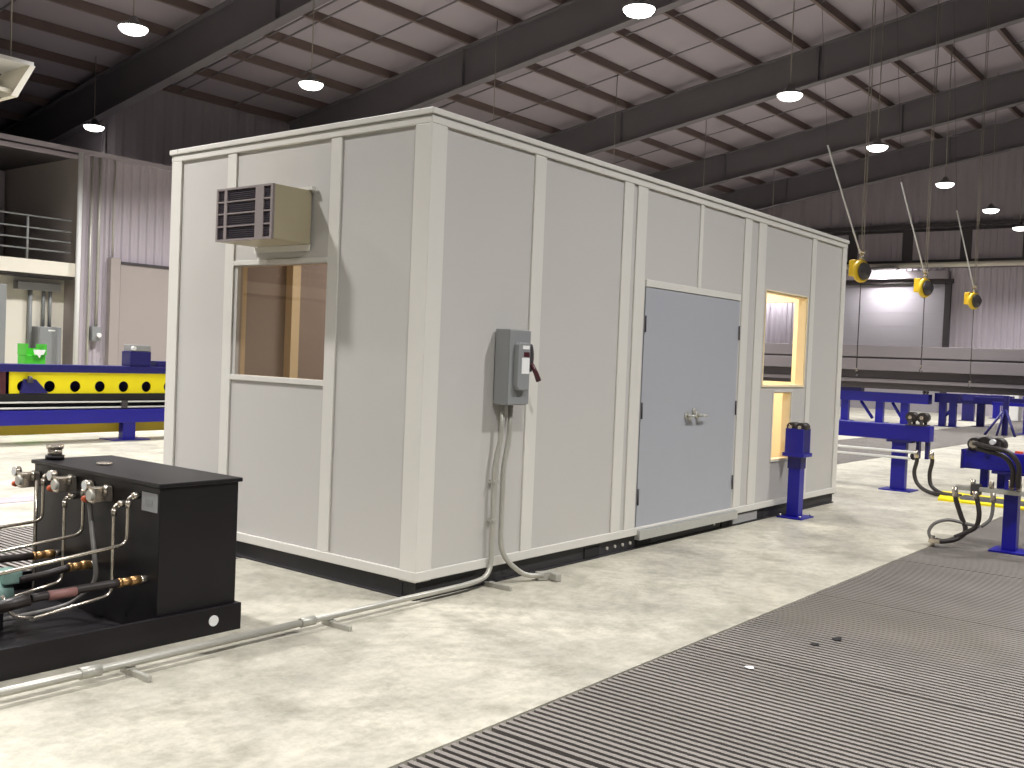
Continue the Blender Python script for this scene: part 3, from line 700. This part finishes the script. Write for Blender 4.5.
for y in (-.33, -.45): box('drop_bracket', (9.42, y-.02, .45), (9.5, y+.025, .69), 'navy', ba)
MB().cyl((9.36, -.3, .48), (9.5, -.3, .48), .05).build('pulley', 'rubber', ba)
roller_cluster('roller_unit', ba, 9.4, -.32, .90, 1)
for z, yb, l in ((.545, -.38, 'upper white steel air line on the blue beam behind the booth'), (.46, -.30, 'lower white steel air line on the blue beam behind the booth')):
    tag(MB().tube([(9.22, 5.5, z), (9.22, yb, z)], .018, n=10).build('air_line', 'white'), l, 'pipe')
for dy, l in ((0, 'black hose curving to the floor from the white line end, nearer one'), (-.17, 'black hose curving to the floor behind the nearer hose beside the yellow ramp')):
    x = 9.24+(.0 if dy == 0 else .1)
    h = tag(MB().tube(spline([(x, -.36+dy, .53), (x, -.38+dy, .44), (x-.02, -.36+dy, .27), (x-.05, -.43+dy*.8, .12), (x-.1, -.6+dy*.6, .04), (x-.12, -.85, .03), (x-.13, -.97, .03)]), .027, n=10).build('hydraulic_hose', 'rubber'), l, 'hose')
    MB().tube([(x, -.36+dy, .575), (x, -.37+dy, .47)], .034, n=10).build('hose_end', 'tube', h)
# cable ramp
cr = thing('cable_ramp', 'black floor cable ramp with bright yellow edges, right of the blue beam', 'cable ramp', (9.1, -1.5, 0))
g = MB(); g.prism([(8.86, 0), (9.0, .045), (9.28, .045), (9.42, 0)], 'y', -5, -1.0); g.build('cover', 'darksteel', cr)
for xa, xb, za, zb in ((8.70, 8.88, .0, .025), (9.40, 9.62, .0, .025)):
    g = MB(); g.box((xa, -5, 0), (xb, -.82, zb)); g.build('yellow_edge', 'yellow', cr)
g = MB(); g.prism([(8.70, -.82), (9.62, -.62), (9.62, -.9), (8.78, -1.05)], 'z', 0, .03); g.build('end_wedge', 'yellow', cr)

bb = thing('blue_beam_stand', 'blue steel beam on a square leg at the right picture edge with black rollers', 'beam stand', (5.4, -2.36, 0))
box('beam', (5.335, -6.0, .735), (5.52, -1.93, .905), 'blue', bb, .006)
box('beam_end_plate', (5.32, -1.945, .73), (5.54, -1.925, .91), 'navy', bb)
box('leg', (5.335, -2.43, .015), (5.455, -2.31, .71), 'blue', bb, .005); box('base_plate', (5.25, -2.52, 0), (5.56, -2.22, .015), 'blue', bb); box('cap_plate', (5.31, -2.5, .71), (5.52, -2.2, .735), 'navy', bb)
for y in (-2.1, -2.25): box('drop_bracket', (5.47, y-.035, .56), (5.53, y+.035, .735), 'blue', bb)
box('leg', (5.37, -5.6, .015), (5.49, -5.48, .735), 'blue', bb)
g = MB()
for dy, r in ((-.08, .06), (-.17, .075), (-.27, .07)): g.cyl((5.34, -1.95+dy, .965), (5.5, -1.95+dy, .965), r, 'rubber', 20); 
for dy in (-.05, -.12, -.22, -.31): g.box((5.32, -1.95+dy, .905), (5.53, -1.935+dy, 1.0), 'darksteel')
g.cyl((5.30, -2.03, .965), (5.34, -2.03, .965), .035, 'tube', 14); g.cyl((5.28, -2.2, 1.0), (5.34, -2.2, 1.0), .025, 'white', 14)
g.build('roller_unit', None, bb)
box('orange_button', (5.4, -2.37, .905), (5.46, -2.43, .925), 'orange', bb)
mn = thing('hose_manifold', 'grey horizontal manifold bar across the blue leg at the right edge', 'manifold', (5.2, -2.2, .5))
box('bar', (5.24, -3.6, .535), (5.32, -1.91, .575), 'steel', mn, .004)
for y in (-2.06, -2.22, -2.39, -2.45): MB().cyl((5.26, y, .575), (5.26, y, .64), .022, n=10).build('port', 'tube', mn)
box('clamp', (5.22, -2.12, .50), (5.335, -2.05, .60), 'darksteel', mn)
def hose(pts, r, m, lab, ends=()):
    h = tag(MB().tube(spline(pts), r, n=10).build('hydraulic_hose', m), lab, 'hose')
    for a, c, q in ends: MB().tube([a, c], q, n=10).build('hose_end', 'tube', h)
X = 5.2
hose([(X, -1.92, .55), (X, -1.935, .44), (X, -1.98, .31), (X, -2.03, .17), (X-.05, -1.97, .09), (X-.1, -1.86, .055), (X-.1, -1.80, .06)], .023, 'rubber', 'black hose hanging from the left end of the manifold bar', [((X, -1.92, .56), (X, -1.925, .47), .027)])
hose([(X+.02, -2.09, .53), (X+.02, -2.115, .45), (X, -2.14, .33), (X, -2.12, .22), (X-.02, -2.05, .16), (X-.05, -1.95, .10)], .022, 'rubber', 'black hose hanging from the manifold bar, second from its left end', [((X+.02, -2.09, .54), (X+.02, -2.10, .47), .026)])
hose([(X-.12, -1.775, .05), (X-.12, -1.74, .13), (X-.1, -1.785, .215), (X-.05, -1.89, .255), (X, -2.02, .235), (X, -2.15, .22)], .016, 'greyhose', 'thin grey hose looping up from the floor fitting beside the grating edge')
hose([(X+.04, -2.24, .53), (X+.04, -2.245, .42), (X+.03, -2.23, .3), (X, -2.16, .22)], .016, 'greyhose', 'grey hose hanging from the manifold bar close to the blue leg', [((X+.04, -2.24, .54), (X+.04, -2.245, .46), .024)])
hose([(X+.05, -2.08, .93), (X+.0, -2.2, .915), (X-.01, -2.33, .88), (X, -2.40, .78), (X+.02, -2.40, .66), (X+.03, -2.39, .6)], .022, 'rubber', 'black hose arching from the black rollers down to the manifold, inner one', [((X+.03, -2.39, .68), (X+.03, -2.39, .6), .024)])
hose([(X+.05, -2.05, .98), (X-.02, -2.2, .955), (X-.03, -2.36, .93), (X-.02, -2.45, .82), (X, -2.45, .68), (X+.02, -2.45, .6)], .022, 'rubber', 'black hose arching from the black rollers down to the manifold, outer one', [((X+.02, -2.45, .68), (X+.02, -2.45, .6), .024)])
g = MB(); g.cyl((5.08, -1.775, 0), (5.08, -1.775, .1), .022, 'tube', 12); g.box((5.04, -1.85, .035), (5.13, -1.75, .075), 'tube'); tag(g.build('pipe_fitting', None, None, .003), 'metal pipe fitting standing on the floor at the grating edge under the looping hose', 'fitting')

# ---------------------------------------------------------------- distant stands and girder
def stand(name, lab, x, y0, y1, zb, zt, w, legs, legw, m='blue', braces=(), lx=0):
    t = thing(name, lab, 'conveyor stand', (x, (y0+y1)/2, 0), 'blue stands in the far hall')
    box('beam', (x-w/2, y0, zb), (x+w/2, y1, zt), m, t)
    for y in legs:
        box('leg', (x-.08+lx, y-legw/2, .012), (x+.08+lx, y+legw/2, zb), m, t); box('foot_plate', (x-.2+lx, y-legw, 0), (x+.2+lx, y+legw, .014), m, t)
    for ya, za, yb_, zb_ in braces: MB().tube([(x, ya, za), (x, yb_, zb_)], .05, n=8).build('brace', m, t)
    return t
c1 = stand('conveyor_stand', 'long blue beam on four legs directly right of the booth, under the grey girder', 27.8, 4.75, 12, .67, .97, .35, (5.5, 6.28, 7.4, 9.5, 11.5), .24, 'blue', ((5.9, .66, 5.6, .2), (6.9, .66, 6.5, .12)))
box('top_beam', (27.65, 6.86, .97), (27.95, 12, 1.08), 'navy', c1)
stand('conveyor_stand', 'short blue beam on two legs beside the long one, with a diagonal brace', 28.3, 3.98, 4.72, .74, 1.03, .35, (4.5, 4.2), .2, 'blue', ((4.1, .7, 4.5, .25),))
stand('conveyor_stand', 'blue frame on legs farther back, right of the short braced one', 33.5, 3.6, 5.3, .72, .95, .3, (4.95, 5.15), .2, 'navy')
stand('conveyor_stand', 'blue frame with one dark leg reaching the grating strip', 29.8, 2.4, 3.95, .72, .95, .3, (3.75,), .22, 'navy')
stand('conveyor_stand', 'small distant blue frame left of the tripod post', 37.4, 3.9, 5.2, .7, .9, .3, (5.0, 4.7), .24, 'blue')
stand('conveyor_stand', 'thin blue beam and leg at the right picture edge beyond the tripod post', 26.9, -2, 2.75, .78, .88, .2, (1.78, -1), .26, 'blue')
tp = thing('tripod_post', 'dark blue post with two slanting legs standing on the far grating edge', 'tripod post', (25.5, 2.15, 0))
box('post', (25.44, 2.02, 0), (25.56, 2.16, 1.1), 'navy', tp)
for yb_ in (2.48, 1.72): MB().tube([(25.5, 2.1, .75), (25.0, yb_, .01)], .035, n=8).build('leg', 'navy', tp)
MB().tube([(25.5, 2.1, .75), (25.1, 2.2, .01)], .03, n=8).build('leg', 'navy', tp)
g = tag(MB().box((35.8, 3.9, .014), (36.4, 4.45, 1.1)).build('white_crate', 'white', None, .02), 'small bright white crate standing far off between the blue stands', 'crate')
roller_cluster_o = roller_cluster('roller_unit', c1, 27.8, 4.9, .97, .6)
gd = thing('grey_girder', 'very long grey machine girder lying across the blue stands in the far hall', 'girder', (27.6, 3, 1.05))
def gbar(nm, x0, x1, za, zb, m): return box(nm, (x0, -14, za), (x1, 15.6, zb), m, gd, .01)
gbar('top_plate', 27.3, 28.4, 2.08, 2.44, 'girder'); gbar('groove', 27.36, 28.4, 2.03, 2.08, 'girder2'); gbar('main_plate', 27.28, 28.4, 1.66, 2.03, 'girder')
gbar('recess', 27.5, 28.4, 1.40, 1.66, 'girder2'); gbar('lower_plate', 27.4, 28.4, 1.28, 1.40, 'girder'); gbar('underside', 27.55, 28.3, 1.085, 1.28, 'girder2')
# ---------------------------------------------------------------- hoists
def hoist(x, y, lab, zend, first):
    t = thing('tool_balancer', lab, 'tool balancer', (x, y, 3.3), 'yellow tool balancers')
    z = 3.3; rt = HR(y)+1.262; a = -1.9
    R_ = Matrix.Rotation(a, 4, 'Z')
    def rot(p): q = R_ @ Vector((p[0]-x, p[1]-y, 0)); return (q.x+x, q.y+y, p[2])
    ax = Vector((math.cos(a), math.sin(a), 0)); P0 = Vector((x, y, z))
    MB().tube([P0-ax*.07, P0-ax*.03, P0+ax*.02, P0+ax*.05], [.14, .19, .19, .17], n=24).build('drum_housing', 'safety', t)
    MB().tube([P0+ax*.05, P0+ax*.09, P0+ax*.10, P0+ax*.15], [.15, .14, .08, .07], n=22).build('drum', 'darksteel', t)
    g = MB(); side = Vector((-math.sin(a), math.cos(a), 0))
    q = P0 - ax*.13 + side*.02; rm = Matrix.Rotation(a, 3, 'Z')
    g.box((q.x-.07, q.y-.11, z-.08), (q.x+.07, q.y+.11, z+.2), rot=rm); g.build('side_case', 'safety', t, .02)
    MB().tube([(x, y, z+.19), (x, y, z+.30)], [.05, .03], n=10).build('top_eye', 'tube', t)
    MB().tube([(x, y, z+.3), (x, y, z+.36)], [.06, .06], n=14).build('swivel', 'tube', t)
    for s in (-.03, .03): MB().tube([P0+side*s+Vector((0, 0, .33)), Vector((x, y, rt))+side*s*1.3], .008, n=6).build('hanger_rod', 'rod', t)
    MB().tube([(x, y, z-.18), (x, y, zend)], .009, n=6).build('cable', 'cable', t)
    MB().tube([(x, y, zend+.03), (x, y, zend-.03)], [.03, .02], n=8).build('cable_stop', 'rod', t)
    MB().tube(arc((x, y, zend-.07), .04, PI/2, 2*PI, (side.x, side.y, 0), (0, 0, 1)), .009, n=6).build('hook', 'darksteel', t)
    top = (x-(1.75), y, z+1.8)
    MB().tube([(x-.1, y, z+.3), top], .014, n=6).build('air_pipe', 'white', t)
    k = (rt-top[2])/1.5*1.45
    MB().tube([top, (top[0]-k*.25, y, rt)], .004, n=5).build('stay_wire', 'cable', t)
hoist(12.35, 1.6, 'yellow tool balancer nearest the booth, leftmost and largest of three', 1.63, True)
hoist(15.95, 1.6, 'yellow tool balancer hanging in front of the grey roller door, middle of three', 1.74, False)
hoist(19.65, 1.6, 'yellow tool balancer hanging before the ribbed wall, rightmost of three', 1.45, False)
# ---------------------------------------------------------------- hanging heater, upper left
ht = thing('unit_heater', 'pale hanging unit heater with open slanted frame at the upper left edge', 'heater', (2.4, 12.6, 5.7))
hx, hy, hz = 3.28, 12.6, 5.52
g = MB(); g.box((hx-2.2, hy-.5, hz+.52), (hx, hy+.5, hz+.58)); g.build('top_frame', 'white', ht)
g = MB(); g.prism([(hx-.06, hz+.52), (hx+.03, hz+.52), (hx-.25, hz-.04), (hx-.36, hz-.04)], 'y', hy-.5, hy+.5); g.build('side_panel', 'cream', ht)
g = MB(); g.box((hx-2.2, hy-.46, hz+.02), (hx-.33, hy-.4, hz+.08)); g.build('lower_rail', 'cream', ht)
box('heater_body', (hx-2.2, hy+.1, hz+.05), (hx-.4, hy+.45, hz+.5), 'hallgrey', ht, .02)
for x in (hx-1.6, hx-.15): MB().tube([(x, hy, hz+.58), (x, hy, HR(hy)+1.26)], .012, n=6).build('hanger_rod', 'rod', ht)
# dark scuffs on the near grating
for x, y, r, l in ((1.20, -2.33, .05, 'larger dark flake lying on the ribbed grating'), (.98, -2.28, .03, 'smaller dark flake lying on the ribbed grating'), (.28, -2.2, .025, 'pale chip lying on the ribbed grating near the panel joint')):
    g = MB(); g.prism([(x-r, y-.01), (x-.2*r, y-.03), (x+1.2*r, y-.008), (x+.4*r, y+.02), (x-.4*r, y+.025)], 'z', 0, .004)
    tag(g.build('floor_debris', 'white' if r == .025 else 'dark'), l, 'debris')
